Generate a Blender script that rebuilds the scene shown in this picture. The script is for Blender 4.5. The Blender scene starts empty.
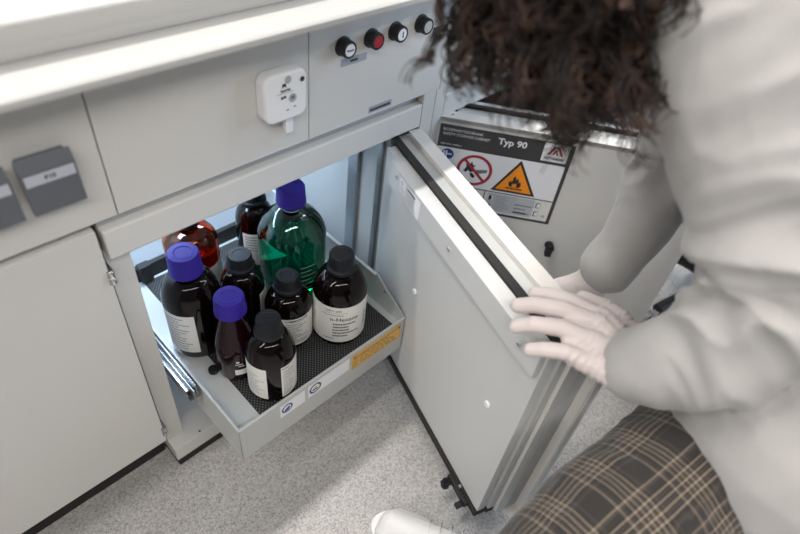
import bpy, bmesh, math, random
import numpy as np
from mathutils import Vector, Matrix, noise
random.seed(7)
PI = math.pi
SC = bpy.context.scene
COL = SC.collection

# ------------------------------------------------------------------ materials
def mat(name, col, rough=.5, metal=0., spec=.5, trans=0., ior=1.45, coat=0., emit=None, bump=None, sss=0., sheen=0.):
    m = bpy.data.materials.new(name); m.use_nodes = True
    nt = m.node_tree; b = nt.nodes['Principled BSDF']
    b.inputs['Base Color'].default_value = (*col, 1)
    b.inputs['Roughness'].default_value = rough
    b.inputs['Metallic'].default_value = metal
    b.inputs['Specular IOR Level'].default_value = spec
    b.inputs['Transmission Weight'].default_value = trans
    b.inputs['IOR'].default_value = ior
    b.inputs['Coat Weight'].default_value = coat
    b.inputs['Sheen Weight'].default_value = sheen
    if emit:
        b.inputs['Emission Color'].default_value = (*emit[0], 1); b.inputs['Emission Strength'].default_value = emit[1]
    if bump:
        sc, st, dist = bump
        tc = nt.nodes.new('ShaderNodeTexCoord'); n = nt.nodes.new('ShaderNodeTexNoise')
        n.inputs['Scale'].default_value = sc; n.inputs['Detail'].default_value = 3
        bp = nt.nodes.new('ShaderNodeBump'); bp.inputs['Strength'].default_value = st; bp.inputs['Distance'].default_value = dist
        nt.links.new(tc.outputs['Object'], n.inputs['Vector']); nt.links.new(n.outputs['Fac'], bp.inputs['Height'])
        nt.links.new(bp.outputs['Normal'], b.inputs['Normal'])
    return m

def ramp(nt, stops, interp='LINEAR'):
    r = nt.nodes.new('ShaderNodeValToRGB'); r.color_ramp.interpolation = interp
    e = r.color_ramp.elements
    while len(e) < len(stops): e.new(.5)
    for el, (p, c) in zip(e, stops):
        el.position = p; el.color = (*c, 1)
    return r

M = {}
M['panel'] = mat('panel', (.62, .602, .572), .42, bump=(900, .04, .001))
M['panel_light'] = mat('panel_light', (.64, .622, .596), .4, bump=(900, .04, .001))
M['worktop'] = mat('worktop', (.55, .54, .52), .35, bump=(700, .04, .001))
M['inner'] = mat('inner', (.66, .68, .70), .4)
M['board'] = mat('board', (.56, .565, .56), .45)
M['steel'] = mat('steel', (.54, .55, .54), .38, .3, bump=(300, .05, .001))
M['core'] = mat('core', (.44, .445, .435), .45)
M['rail'] = mat('rail', (.38, .39, .40), .25, .9)
M['ledge'] = mat('ledge', (.46, .452, .437), .4)
M['tag'] = mat('tag', (.34, .35, .40), .5)
M['zinc'] = mat('zinc', (.5, .5, .5), .45, .3)
M['black'] = mat('black', (.012, .012, .013), .55)
M['rubber'] = mat('rubber', (.02, .019, .018), .75)
M['dark'] = mat('dark', (.055, .045, .04), .7)
M['paper'] = mat('paper', (.80, .80, .82), .45)
M['labelpaper'] = mat('labelpaper', (.72, .71, .68), .5)
M['labelgrey'] = mat('labelgrey', (.45, .47, .50), .5)
M['ink'] = mat('ink', (.02, .02, .022), .5)
M['inkgrey'] = mat('inkgrey', (.16, .16, .16), .6)
M['band'] = mat('band', (.048, .045, .044), .5)
M['redsign'] = mat('redsign', (.36, .02, .035), .5)
M['orange'] = mat('orange', (.95, .30, .01), .5)
M['bluesign'] = mat('bluesign', (.01, .06, .22), .5)
M['yellow'] = mat('yellow', (.85, .50, .13), .5)
M['tool'] = mat('tool', (.14, .18, .19), .5)
M['socket'] = mat('socket', (.115, .125, .14), .45)
M['socketlabel'] = mat('socketlabel', (.48, .50, .55), .5)
M['plastic'] = mat('plastic', (.82, .82, .82), .35)
M['sensor'] = mat('sensor', (.40, .41, .41), .4)
M['redcap'] = mat('redcap', (.33, .005, .015), .35)
M['bluecap'] = mat('bluecap', (.027, .014, .23), .5, spec=.3)
M['blackcap'] = mat('blackcap', (.008, .009, .012), .5, spec=.35)
M['capglint'] = mat('capglint', (.10, .10, .22), .3)
M['amber'] = mat('amber', (.003, .0013, .001), .05, spec=.32)
M['amber_purple'] = mat('amber_purple', (.010, .002, .004), .05, spec=.32)
M['orangeliquid'] = mat('orangeliquid', (.95, .28, .04), .0, trans=1., ior=1.36)
M['orangeglass'] = mat('orangeglass', (1., .25, .03), .0, trans=1.)
M['glass'] = mat('glass', (.78, .96, .89), .0, trans=1.)
M['green'] = mat('green', (.004, .50, .26), .0, trans=1., ior=1.36)
M['coat'] = mat('coat', (.405, .392, .379), .9, bump=(900, .25, .001), sheen=.2)
M['glove'] = mat('glove', (.64, .565, .545), .6, bump=(60, .25, .002), sheen=.1)
M['skin'] = mat('skin', (.55, .36, .28), .55)
M['shoe'] = mat('shoe', (.68, .67, .66), .5)
M['sole'] = mat('sole', (.74, .73, .72), .6)
M['chrome'] = mat('chrome', (.7, .7, .7), .2, 1.)
M['lamp'] = mat('lamp', (1, 1, 1), .5, emit=((.85, .93, 1.), 6))
M['castor'] = mat('castor', (.32, .32, .32), .4)

def floor_mat():
    m = mat('floor', (.5, .5, .5), .55); nt = m.node_tree; b = nt.nodes['Principled BSDF']
    tc = nt.nodes.new('ShaderNodeTexCoord')
    v = nt.nodes.new('ShaderNodeTexVoronoi'); v.inputs['Scale'].default_value = 330
    r = ramp(nt, [(0, (.29, .28, .27)), (.25, (.38, .368, .358)), (.55, (.45, .435, .42)), (.85, (.51, .495, .48))])
    n = nt.nodes.new('ShaderNodeTexNoise'); n.inputs['Scale'].default_value = 260; n.inputs['Detail'].default_value = 4
    mx = nt.nodes.new('ShaderNodeMixRGB'); mx.blend_type = 'MULTIPLY'; mx.inputs[0].default_value = .8
    r2 = ramp(nt, [(.3, (.72, .71, .70)), (.6, (1, 1, 1))])
    nt.links.new(tc.outputs['Object'], v.inputs['Vector']); nt.links.new(tc.outputs['Object'], n.inputs['Vector'])
    sep = nt.nodes.new('ShaderNodeSeparateColor')
    nt.links.new(v.outputs['Color'], sep.inputs[0]); nt.links.new(sep.outputs[0], r.inputs[0])
    nt.links.new(n.outputs['Fac'], r2.inputs[0])
    nt.links.new(r.outputs[0], mx.inputs[1]); nt.links.new(r2.outputs[0], mx.inputs[2])
    nt.links.new(mx.outputs[0], b.inputs['Base Color'])
    return m
M['floor'] = floor_mat()

def math_node(nt, op, a, b=None):
    n = nt.nodes.new('ShaderNodeMath'); n.operation = op
    for i, x in enumerate((a, b)):
        if x is None: continue
        if isinstance(x, (int, float)): n.inputs[i].default_value = x
        else: nt.links.new(x, n.inputs[i])
    return n.outputs[0]

def mesh_mat():
    m = mat('perforated', (.02, .02, .02), .45); nt = m.node_tree; b = nt.nodes['Principled BSDF']
    tc = nt.nodes.new('ShaderNodeTexCoord'); s = nt.nodes.new('ShaderNodeSeparateXYZ')
    nt.links.new(tc.outputs['Object'], s.inputs[0])
    P = .0064
    x = math_node(nt, 'DIVIDE', s.outputs[0], P); y = math_node(nt, 'DIVIDE', s.outputs[1], P * .62)
    row = math_node(nt, 'FLOOR', y)
    half = math_node(nt, 'MULTIPLY', math_node(nt, 'MODULO', math_node(nt, 'ABSOLUTE', row), 2.), .5)
    fx = math_node(nt, 'SUBTRACT', math_node(nt, 'FRACT', math_node(nt, 'ADD', x, half)), .5)
    fy = math_node(nt, 'MULTIPLY', math_node(nt, 'SUBTRACT', math_node(nt, 'FRACT', y), .5), .62)
    d = math_node(nt, 'SQRT', math_node(nt, 'ADD', math_node(nt, 'MULTIPLY', fx, fx), math_node(nt, 'MULTIPLY', fy, fy)))
    r = ramp(nt, [(.09, (.30, .30, .30)), (.16, (.012, .012, .013))])
    nt.links.new(d, r.inputs[0]); nt.links.new(r.outputs[0], b.inputs['Base Color'])
    return m
M['perforated'] = mesh_mat()

def plaid_mat():
    m = mat('plaid', (.1, .1, .1), .9, sheen=.2); nt = m.node_tree; b = nt.nodes['Principled BSDF']
    at = nt.nodes.new('ShaderNodeAttribute'); at.attribute_name = 'plaid'
    s = nt.nodes.new('ShaderNodeSeparateXYZ'); nt.links.new(at.outputs['Vector'], s.inputs[0])
    d, k, c, g = (.024, .021, .019), (.006, .005, .005), (.33, .265, .195), (.070, .054, .050)
    st = [(0, d), (.24, g), (.27, d), (.33, k), (.355, c), (.38, k), (.41, g), (.435, k), (.46, c), (.485, k), (.51, g), (.535, k), (.56, c), (.585, k), (.615, g), (.64, k), (.665, c), (.69, k), (.72, d), (.80, g), (.84, c), (.86, d)]
    outs = []
    for i in (0, 1):
        f = math_node(nt, 'FRACT', math_node(nt, 'DIVIDE', s.outputs[i], .066))
        r = ramp(nt, st, 'CONSTANT'); nt.links.new(f, r.inputs[0]); outs.append(r.outputs[0])
    mx = nt.nodes.new('ShaderNodeMixRGB'); mx.blend_type = 'MIX'; mx.inputs[0].default_value = .5
    nt.links.new(outs[0], mx.inputs[1]); nt.links.new(outs[1], mx.inputs[2])
    nt.links.new(mx.outputs[0], b.inputs['Base Color'])
    return m
M['plaid'] = plaid_mat()

def hair_mat():
    m = mat('hair', (.03, .012, .007), .62, spec=.3); nt = m.node_tree; b = nt.nodes['Principled BSDF']
    tc = nt.nodes.new('ShaderNodeTexCoord'); n = nt.nodes.new('ShaderNodeTexNoise'); n.inputs['Scale'].default_value = 45
    r = ramp(nt, [(.38, (.007, .0045, .004)), (.55, (.020, .011, .008)), (.72, (.085, .047, .032))])
    nt.links.new(tc.outputs['Object'], n.inputs['Vector']); nt.links.new(n.outputs['Fac'], r.inputs[0])
    nt.links.new(r.outputs[0], b.inputs['Base Color'])
    return m
M['hair'] = hair_mat()

# ------------------------------------------------------------------ object helpers
def tag(o, label=None, cat=None, group=None, kind=None):
    for k, v in (('label', label), ('category', cat), ('group', group), ('kind', kind)):
        if v: o[k] = v
    return o

POST = lambda p: Vector(p)          # placement of the sub-assembly being built
TRAY = lambda p: Vector((p[0] * .927, p[1] * .927 - .0448, p[2] * .927 + .0820))   # tray and what stands on it, drawn at 1:0.927
def thing(name, loc, label, cat, group=None):
    o = bpy.data.objects.new(name, None); COL.objects.link(o); o.location = POST(loc)
    o.empty_display_size = .05
    return tag(o, label, cat, group)

def frame(o, ux, uy, uz):
    o, ux, uy, uz = map(Vector, (o, ux, uy, uz))
    return lambda p: o + ux * p[0] + uy * p[1] + uz * p[2]
ID = lambda p: Vector(p)

class MB:
    def __init__(self, T=ID): self.v = []; self.f = []; self.mi = []; self.mats = []; self.T = T; self.sm = []
    def m(self, name):
        if name not in self.mats: self.mats.append(name)
        return self.mats.index(name)
    def add(self, vs, fs, m, smooth=False):
        o = len(self.v); self.v += [tuple(POST(self.T(p))) for p in vs]; k = self.m(m)
        for f in fs: self.f.append(tuple(i + o for i in f)); self.mi.append(k); self.sm.append(smooth)
        return self
    def box(self, x0, x1, y0, y1, z0, z1, m):
        vs = [(x, y, z) for x in (x0, x1) for y in (y0, y1) for z in (z0, z1)]
        return self.add(vs, [(0, 1, 3, 2), (4, 6, 7, 5), (0, 4, 5, 1), (2, 3, 7, 6), (0, 2, 6, 4), (1, 5, 7, 3)], m)
    def prism(self, pts, z0, z1, m):      # polygon in local xy, extruded along local z
        n = len(pts)
        vs = [(x, y, z0) for x, y in pts] + [(x, y, z1) for x, y in pts]
        return self.add(vs, [tuple(range(n))[::-1], tuple(range(n, 2 * n))] + [(i, (i + 1) % n, n + (i + 1) % n, n + i) for i in range(n)], m)
    def poly(self, pts, z, m): return self.add([(x, y, z) for x, y in pts], [tuple(range(len(pts)))], m)
    def rect(self, x0, x1, y0, y1, z, m): return self.poly([(x0, y0), (x1, y0), (x1, y1), (x0, y1)], z, m)
    def disc(self, cx, cy, r, z, m, n=40): return self.poly([(cx + r * math.cos(2 * PI * i / n), cy + r * math.sin(2 * PI * i / n)) for i in range(n)], z, m)
    def ring(self, cx, cy, r0, r1, z, m, n=48):
        vs = [(cx + r * math.cos(2 * PI * i / n), cy + r * math.sin(2 * PI * i / n), z) for r in (r0, r1) for i in range(n)]
        return self.add(vs, [(i, (i + 1) % n, n + (i + 1) % n, n + i) for i in range(n)], m)
    def lathe(self, prof, m, n=48, c=(0, 0), rib=None):
        vs = []; fs = []
        for k, (r, z) in enumerate(prof):
            for i in range(n):
                rr = r * (rib(i, z) if rib else 1)
                a = 2 * PI * i / n; vs.append((c[0] + rr * math.cos(a), c[1] + rr * math.sin(a), z))
        for k in range(len(prof) - 1):
            for i in range(n):
                j = (i + 1) % n; fs.append((k * n + i, k * n + j, (k + 1) * n + j, (k + 1) * n + i))
        fs.append(tuple(range(n))[::-1]); fs.append(tuple((len(prof) - 1) * n + i for i in range(n)))
        return self.add(vs, fs, m, True)
    def tube(self, pts, r, m, n=10):
        pts = [Vector(p) for p in pts]; vs = []; fs = []
        up = Vector((0, 0, 1))
        for k, p in enumerate(pts):
            t = (pts[min(k + 1, len(pts) - 1)] - pts[max(k - 1, 0)]).normalized()
            a = t.cross(up if abs(t.dot(up)) < .95 else Vector((1, 0, 0))).normalized(); b = t.cross(a)
            rr = r[k] if isinstance(r, (list, tuple)) else r
            for i in range(n): vs.append(p + a * rr * math.cos(2 * PI * i / n) + b * rr * math.sin(2 * PI * i / n))
        for k in range(len(pts) - 1):
            for i in range(n):
                j = (i + 1) % n; fs.append((k * n + i, k * n + j, (k + 1) * n + j, (k + 1) * n + i))
        fs.append(tuple(range(n))[::-1]); fs.append(tuple((len(pts) - 1) * n + i for i in range(n)))
        return self.add(vs, fs, m, True)
    def cyl(self, a, b, r, m, n=24): return self.tube([a, b], r, m, n)
    def text(self, s, x, y, h, z, m, bold=0., width=None, align='LEFT'):
        cu = bpy.data.curves.new('t', 'FONT'); cu.body = s; cu.size = 1; cu.offset = bold; cu.align_x = align
        cu.resolution_u = 3
        o = bpy.data.objects.new('t', cu); COL.objects.link(o)
        dg = bpy.context.evaluated_depsgraph_get(); me = bpy.data.meshes.new_from_object(o.evaluated_get(dg))
        vs = [v.co.copy() for v in me.vertices]; fs = [tuple(p.vertices) for p in me.polygons]
        bpy.data.objects.remove(o); bpy.data.curves.remove(cu); bpy.data.meshes.remove(me)
        if not vs: return self
        k = h / .72; kx = k
        if width: kx = width / max(1e-6, max(v.x for v in vs) - min(v.x for v in vs))
        return self.add([(x + v.x * kx, y + v.y * k, z) for v in vs], fs, m)
    def build(self, name, parent=None, bevel=0., label=None, flat_angle=35):
        base = Vector((0, 0, 0)); p = parent
        while p is not None: base += Vector(p.location); p = p.parent
        me = bpy.data.meshes.new(name); me.from_pydata([tuple(Vector(v) - base) for v in self.v], [], self.f)
        for n in self.mats: me.materials.append(M[n])
        me.polygons.foreach_set('material_index', self.mi); me.polygons.foreach_set('use_smooth', self.sm)
        bm = bmesh.new(); bm.from_mesh(me)
        closed = all(e.is_manifold for e in bm.edges)
        if closed: bmesh.ops.recalc_face_normals(bm, faces=bm.faces[:])
        bm.to_mesh(me); bm.free(); me.update()
        if any(self.sm): me.set_sharp_from_angle(angle=math.radians(flat_angle))
        o = bpy.data.objects.new(name, me); COL.objects.link(o)
        if parent is not None: o.parent = parent
        if bevel:
            b = o.modifiers.new('b', 'BEVEL'); b.width = bevel; b.segments = 2; b.limit_method = 'ANGLE'; b.angle_limit = math.radians(40)
            b.harden_normals = False
        if label: o['label'] = label
        return o

def bars(mb, x0, x1, y0, y1, n, z, m='inkgrey', frac=.42, seed=1, jag=True):
    """unreadable small print: rows of broken short marks"""
    rg = random.Random(seed); dy = (y1 - y0) / n
    for i in range(n):
        y = y1 - (i + .5) * dy; x = x0; xe = x0 + (x1 - x0) * (rg.uniform(.55, 1) if jag else 1)
        while x < xe:
            w = rg.uniform(.06, .16) * (x1 - x0); w = min(w, xe - x)
            mb.rect(x, x + w * .82, y - dy * frac / 2, y + dy * frac / 2, z, m); x += w

# ------------------------------------------------------------------ setting
mb = MB(); mb.box(-2.5, 4.5, -3.2, .62, -.05, 0, 'floor'); fl = mb.build('floor'); fl['kind'] = 'structure'
mb = MB(); mb.box(-2.5, 4.5, .62, .7, 0, 3.7, 'panel_light'); w = mb.build('wall_back'); w['kind'] = 'structure'

# ------------------------------------------------------------------ worktop
t = thing('worktop', (.9, .3, .84), 'long pale grey worktop with a raised back edge above the cabinets', 'worktop')
mb = MB(frame((0, 0, 0), (0, 1, 0), (0, 0, 1), (1, 0, 0))); mb.prism([(.006, .842), (.002, .856), (-.003, .868), (-.007, .878), (-.008, .882), (-.005, .8855), (.60, .8855), (.60, .842)], -1.2, 3.0, 'worktop'); mb.build('slab', t, .002)
mb = MB(frame((0, 0, 0), (0, 1, 0), (0, 0, 1), (1, 0, 0)))
mb.prism([(-.066, .833), (-.066, .841), (-.062, .844), (.0, .842), (.02, .842), (.02, .832)], -1.2, 3.0, 'ledge'); mb.build('front_ledge', t, .0015)

# ------------------------------------------------------------------ fascia panels
PX = [(-1.1, -.12), (-.12, .1795), (.1805, .479), (.480, .7785), (.7795, 1.079), (1.08, 1.379), (1.38, 1.88), (1.88, 2.6)]
labs = {1: 'pale grey fascia panel holding the two dark flip-lid sockets', 2: 'plain pale fascia panel carrying the white wall-mounted detector', 3: 'pale fascia panel with the row of black rimmed buttons', 4: 'pale fascia panel right of the buttons, behind the curly hair'}
rest = {0: 'pale fascia panel at the far left end of the bench', 5: 'pale fascia panel above the opened warning-label door', 6: 'pale fascia panel over the gap between the far cabinets', 7: 'pale fascia panel at the far right end of the bench'}
for i, (a, b) in enumerate(PX):
    if i in (0, 7): continue
    t = thing('fascia_panel', ((a + b) / 2, 0, .633), labs.get(i) or rest[i], 'panel', 'fascia panels under the worktop')
    mb = MB(); mb.box(a, b - .0006, 0, .018, .633, .8315, 'panel'); mb.build('panel', t, .0008)
    if i == 3:
        mb = MB(frame((0, -.0004, 0), (1, 0, 0), (0, 0, 1), (0, -1, 0)))
        mb.rect(.538, .589, .7345, .7465, 0, 'tag'); bars(mb, .556, .571, .7385, .7425, 1, .0004, 'ink', .8, 5, False)
        mb.build('name_label', t)
        mb = MB(frame((0, -.0004, 0), (1, 0, 0), (0, 0, 1), (0, -1, 0)))
        mb.rect(.602, .654, .6385, .6500, 0, 'tag'); bars(mb, .605, .651, .641, .646, 1, .0004, 'ink', .8, 3, False)
        mb.build('inventory_label', t)
        mb = MB(frame((0, -.0004, 0), (1, 0, 0), (0, 0, 1), (0, -1, 0)))
        mb.rect(.735, .774, .722, .790, 0, 'labelgrey'); mb.rect(.7355, .773, .741, .753, .0003, 'ink')
        bars(mb, .737, .772, .756, .788, 8, .0003, 'inkgrey', .35, 5)
        mb.ring(.744, .7315, .0042, .0058, .0003, 'ink'); mb.text('GS', .752, .728, .0085, .0003, 'ink', .04)
        mb.build('test_mark_label', t)
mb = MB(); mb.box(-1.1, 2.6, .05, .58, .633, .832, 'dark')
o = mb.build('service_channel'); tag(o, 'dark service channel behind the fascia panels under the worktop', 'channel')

# ------------------------------------------------------------------ left base cabinet
t = thing('base_cabinet', (-.15, .28, 0), 'pale base cabinet with a plain closed door at the left', 'cabinet')
mb = MB(); mb.box(-.46, .150, .022, .58, .10, .62, 'panel'); mb.build('body', t)
mb = MB(); mb.box(-.46, .152, .052, .56, 0, .10, 'rubber'); mb.build('plinth', t)
mb = MB(); mb.box(-.455, .1475, 0, .02, .113, .622, 'panel'); d = mb.build('door', t, .0015)
for z in (.541, .145):
    mb = MB(); mb.box(.144, .1535, -.002, .02, z - .012, z + .012, 'rail'); mb.cyl((.149, -.003, z - .011), (.149, -.003, z - .002), .0028, 'chrome'); mb.cyl((.149, -.003, z + .002), (.149, -.003, z + .011), .0028, 'chrome')
    mb.build('hinge', d, .0005)

# ------------------------------------------------------------------ safety cabinets
def cabinet_shell(t, x0, x1, dark=False):
    wall = 'dark' if dark else 'inner'  # dark: shade inside the second cabinet is put into the wall colour
    mb = MB(); mb.box(x0, x0 + .033, .027, .56, .065, .566, 'panel'); mb.build('side_panel', t, .001)
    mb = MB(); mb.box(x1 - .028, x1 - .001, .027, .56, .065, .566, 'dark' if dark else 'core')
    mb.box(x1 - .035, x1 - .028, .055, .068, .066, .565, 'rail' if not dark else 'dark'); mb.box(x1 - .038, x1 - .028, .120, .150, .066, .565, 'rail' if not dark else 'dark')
    mb.build('side_panel', t, .001)
    mb = MB(); mb.box(x0 + .033, x1 - .028, .50, .52, .045, .566, wall); mb.build('back_panel', t)
    mb = MB(); mb.box(x0 + .033, x1 - .028, .06, .50, .03, .045, wall); mb.build('bottom_panel', t)
    mb = MB(); mb.box(x0 + .033, x1 - .028, .03, .50, .568, .59, wall); mb.build('top_panel', t)
    mb = MB(); mb.box(x0, x1, 0, .03, .5675, .6145, 'panel_light'); mb.build('front_rail', t, .003)
    mb = MB(); mb.box(x0, x1, .015, .04, .6145, .6325, 'core'); mb.build('spacer', t)
    mb = MB(); mb.box(x0, x1, 0, .06, .026, .065, 'panel_light'); mb.cyl((x0 + .056, .006, .0648), (x0 + .056, .006, .0654), .0022, 'black'); mb.build('sill', t, .0015)
    mb = MB(); mb.box(x0 + .002, x1 - .002, .003, .56, 0, .026, 'rubber'); mb.build('plinth', t)

SC1 = thing('safety_cabinet', (.45, .28, 0), 'open pale safety cabinet with bottles on its pulled-out tray', 'cabinet')
cabinet_shell(SC1, .155, .738)
mb = MB(); mb.box(.7385, .7708, 0, .05, 0.026, .6325, 'panel'); mb.build('post', SC1, .001)
mb = MB(); mb.box(.555, .585, .03, .055, .548, .566, 'lamp'); mb.box(.585, .597, .028, .057, .546, .566, 'black'); mb.build('interior_lamp', SC1, .001)

# pull-out tray (drawer)
POST = TRAY
TX0, TX1, TY0, TY1 = .2355, .6505, -.110, .36
mb = MB(); th = .0015
mb.box(TX0, TX1, TY0, TY0 + th, .082, .184, 'steel')                 # front
mb.box(TX0, TX1, TY0 - .0005, TY0 + .005, .183, .1855, 'steel')      # folded lip
mb.box(TX0, TX0 + th, TY0, TY1, .082, .181, 'steel'); mb.box(TX0, TX0 + .005, TY0, TY1, .180, .1825, 'steel')
fr = mb.T; mb.T = frame((0, 0, 0), (0, 1, 0), (0, 0, 1), (1, 0, 0))
mb.prism([(TY0, .082), (TY1, .082), (TY1, .246), (-.018, .246), (-.030, .236), (TY0, .187)], TX1 - th, TX1, 'steel')
mb.T = fr
mb.box(TX1 - .008, TX1, -.016, TY1, .245, .2475, 'steel')
mb.box(TX0, TX1, TY0, TY1, .155, .1565, 'steel')
mb.box(TX0, TX1, TY1 - .012, TY1, .082, .20, 'rubber')
mb.box(TX0 + .05, TX0 + .075, TY1 - .03, TY1 - .012, .17, .215, 'rubber')
mb.box(TX0, TX1, TY0, TY1, .082, .0835, 'steel')
mb.cyl((TX1 - .0035, -.045, .215), (TX1 - .001, -.045, .215), .003, 'chrome')
drawer = mb.build('drawer', SC1, .0005, label='shallow grey metal pull-out tray')
mb = MB(); mb.box(TX0 + .002, TX1 - .002, TY0 + .002, TY1 - .013, .1565, .1628, 'steel'); mb.build('insert', drawer, .001)
mb = MB(); mb.box(.2895, .631, -.1035, .338, .1630, .1650, 'perforated'); mb.build('perforated_mat', drawer, label='black perforated mat')
mb = MB(); mb.cyl((.2785, .044, .1628), (.2785, .044, .172), .0095, 'blackcap'); mb.build('plug', drawer, .001, label='round black plug')
mb = MB(); mb.box(.2125, .2355, .030, .40, .168, .171, 'rail'); mb.box(.2125, .2145, .030, .40, .150, .171, 'rail'); mb.box(.2195, .2225, .010, .40, .150, .186, 'rail')
mb.box(.2265, .2305, .018, .40, .158, .19, 'rail'); mb.box(.2125, .2335, .02, .40, .15, .153, 'rail')
mb.build('runner', drawer, .0008, label='bright steel telescopic runner')
FR = frame((0, TY0 - .0004, 0), (1, 0, 0), (0, 0, 1), (0, -1, 0))
def blue_sign(mb, cx, cy, r):
    mb.ring(cx, cy, r * .72, r, .0003, 'bluesign'); mb.disc(cx, cy, r * .73, .0002, 'paper')
mb = MB(FR); mb.rect(.3225, .3805, .1365, .1755, 0, 'paper'); blue_sign(mb, .3385, .157, .0125)
mb.poly([(.331, .151), (.340, .149), (.346, .158), (.342, .161), (.333, .156)], .0006, 'bluesign'); mb.build('mandatory_sign_sticker', drawer, label='white sticker with one blue ring sign')
mb = MB(FR); mb.rect(.3875, .493, .139, .178, 0, 'paper'); blue_sign(mb, .4055, .1585, .0145)
mb.rect(.398, .411, .153, .158, .0006, 'bluesign'); mb.poly([(.400, .158), (.405, .166), (.412, .160)], .0006, 'yellow'); mb.build('mandatory_sign_sticker', drawer, label='longer white sticker with a blue ring sign')
mb = MB(FR); mb.rect(.4995, .6405, .129, .1765, 0, 'yellow')
for a in ((.502, .638, .1735, .1743), (.502, .638, .1312, .132), (.502, .5028, .1312, .1743), (.6372, .638, .1312, .1743), (.513, .628, .1645, .167)): mb.rect(*a, .0003, 'ink')
bars(mb, .505, .634, .134, .163, 6, .0003, 'ink', .3, 11)
for cx in (.508, .633): mb.poly([(cx - .0045, .1645), (cx + .0045, .1645), (cx, .172)], .0004, 'ink')
mb.build('warning_sticker', drawer, label='orange-yellow warning sticker')

POST = lambda p: Vector(p)
# ---- door 1: hinged on the right of the opening, swung out, inner side towards us
def hinge_frame(px, py, dx, dy):
    d = Vector((dx, dy, 0)).normalized(); n = Vector((-d.y, d.x, 0))
    return d, n
d, n = hinge_frame(.744, 0, -.327, -.945)
O = Vector((.744, 0, 0)); NI = -n                                     # NI: towards the inner side
D1 = lambda p: O + d * p[0] + NI * p[1] + Vector((0, 0, p[2]))
mb = MB(D1)
mb.box(0, .565, 0, .004, .070, .560, 'panel_light'); mb.box(0, .565, .0, .0276, .553, .5625, 'panel_light')
mb.box(.5625, .565, .004, .016, .070, .553, 'core'); mb.box(.5590, .5625, .004, .010, .070, .553, 'rubber')
mb.box(0, .565, .004, .0276, .070, .075, 'panel'); mb.box(0, .006, .004, .0276, .075, .553, 'panel')
door1 = mb.build('door', SC1, .0008, label='thick open door seen from its inner side')
mb = MB(D1); mb.box(.0, .5405, .0276, .0505, .080, .5535, 'steel'); mb.box(.0, .5405, .0044, .0276, .080, .5495, 'core'); mb.box(0, .5405, .0505, .0508, .084, .553, 'panel'); mb.build('fire_core', door1, .0008)
mb = MB(D1); mb.box(.006, .534, .0508, .0655, .545, .5585, 'rubber'); mb.box(.006, .534, .0508, .0655, .076, .092, 'rubber'); mb.box(.006, .030, .0508, .0655, .092, .545, 'rubber'); mb.box(.03, .534, .0508, .0655, .092, .545, 'core')
mb.build('door_seal', door1, .0008, label='black foaming seal')
mb = MB(D1); mb.box(.028, .5275, .0655, .083, .084, .553, 'board'); mb.build('inner_cover', door1, .001)
mb = MB(D1); mb.box(.066, .524, .083, .095, .506, .5545, 'board'); mb.build('cover_bar', door1, .001)
mb = MB(D1); mb.box(.028, .528, .079, .0835, .076, .084, 'rubber'); mb.box(.03, .528, .060, .0865, .066, .082, 'rubber'); mb.build('bottom_seal', door1, label='black bottom seal')
for a, z, o_ in ((.0995, .539, .095), (.289, .5345, .095), (.4845, .533, .095)):
    mb = MB(D1); mb.cyl((a, o_, z), (a, o_ + .0022, z), .0042, 'zinc', 20); mb.box(a - .003, a + .003, o_ + .0022, o_ + .0024, z - .0006, z + .0006, 'black'); mb.build('screw', door1)
for a, z in ((.4610, .3458), (.20, .3458)):
    mb = MB(D1); mb.cyl((a, .083, z), (a, .0865, z), .0062, 'plastic', 24); mb.build('cover_button', door1, .001)
FRb = lambda p: D1((.0 + p[0], .0955 + p[2], p[1]))
mb = MB(FRb)
mb.rect(.112, .136, .521, .549, 0, 'plastic'); mb.ring(.121, .541, .0025, .0038, .0003, 'inkgrey'); bars(mb, .1145, .134, .523, .534, 4, .0003, 'inkgrey', .3, 4)
mb.rect(.1400, .1885, .5115, .549, 0, 'plastic'); mb.rect(.142, .1705, .5405, .5445, .0003, 'ink'); bars(mb, .143, .186, .514, .538, 5, .0003, 'inkgrey', .35, 8); mb.build('type_sticker', door1, label='white type stickers with small print')
mb = MB(D1); mb.box(.440, .505, .055, .094, .062, .074, 'black'); mb.cyl((.448, .082, .054), (.448, .108, .060), .007, 'blackcap'); mb.cyl((.448, .100, .046), (.448, .100, .064), .0085, 'blackcap')
mb.box(.49, .500, .08, .105, .052, .062, 'black'); mb.cyl((.4725, .084, .080), (.4725, .09, .080), .004, 'chrome'); mb.build('latch', door1, .0008, label='black catch under the door')

# ---- second safety cabinet with the labelled door
SC2 = thing('safety_cabinet', (1.09, .28, 0), 'pale safety cabinet whose door shows the black banded warning label', 'cabinet')
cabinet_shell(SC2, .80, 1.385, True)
mb = MB(); mb.box(.7722, .7995, 0, .05, .026, .6325, 'panel'); mb.build('post', SC2, .001)
d2, n2 = hinge_frame(.797, 0, .6, -.8)
O2 = Vector((.797, 0, 0))
D2 = lambda p: O2 + d2 * p[0] + n2 * p[1] + Vector((0, 0, p[2]))         # local y>0: inner side
mb = MB(D2); mb.box(0, .564, 0, .004, .070, .570, 'panel'); mb.box(0, .564, 0, .0276, .561, .571, 'panel_light')
mb.box(.559, .564, .004, .0276, .070, .561, 'panel'); mb.box(0, .006, .004, .0276, .075, .561, 'panel'); mb.box(0, .564, .004, .0276, .070, .075, 'panel')
mb.cyl((.022, .014, .5709), (.022, .014, .5714), .0022, 'black')
door2 = mb.build('door', SC2, .001, label='open door seen from its outer side')
mb = MB(D2); mb.box(.03, .54, .0044, .058, .08, .566, 'steel'); mb.build('fire_core', door2, .001)
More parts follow.
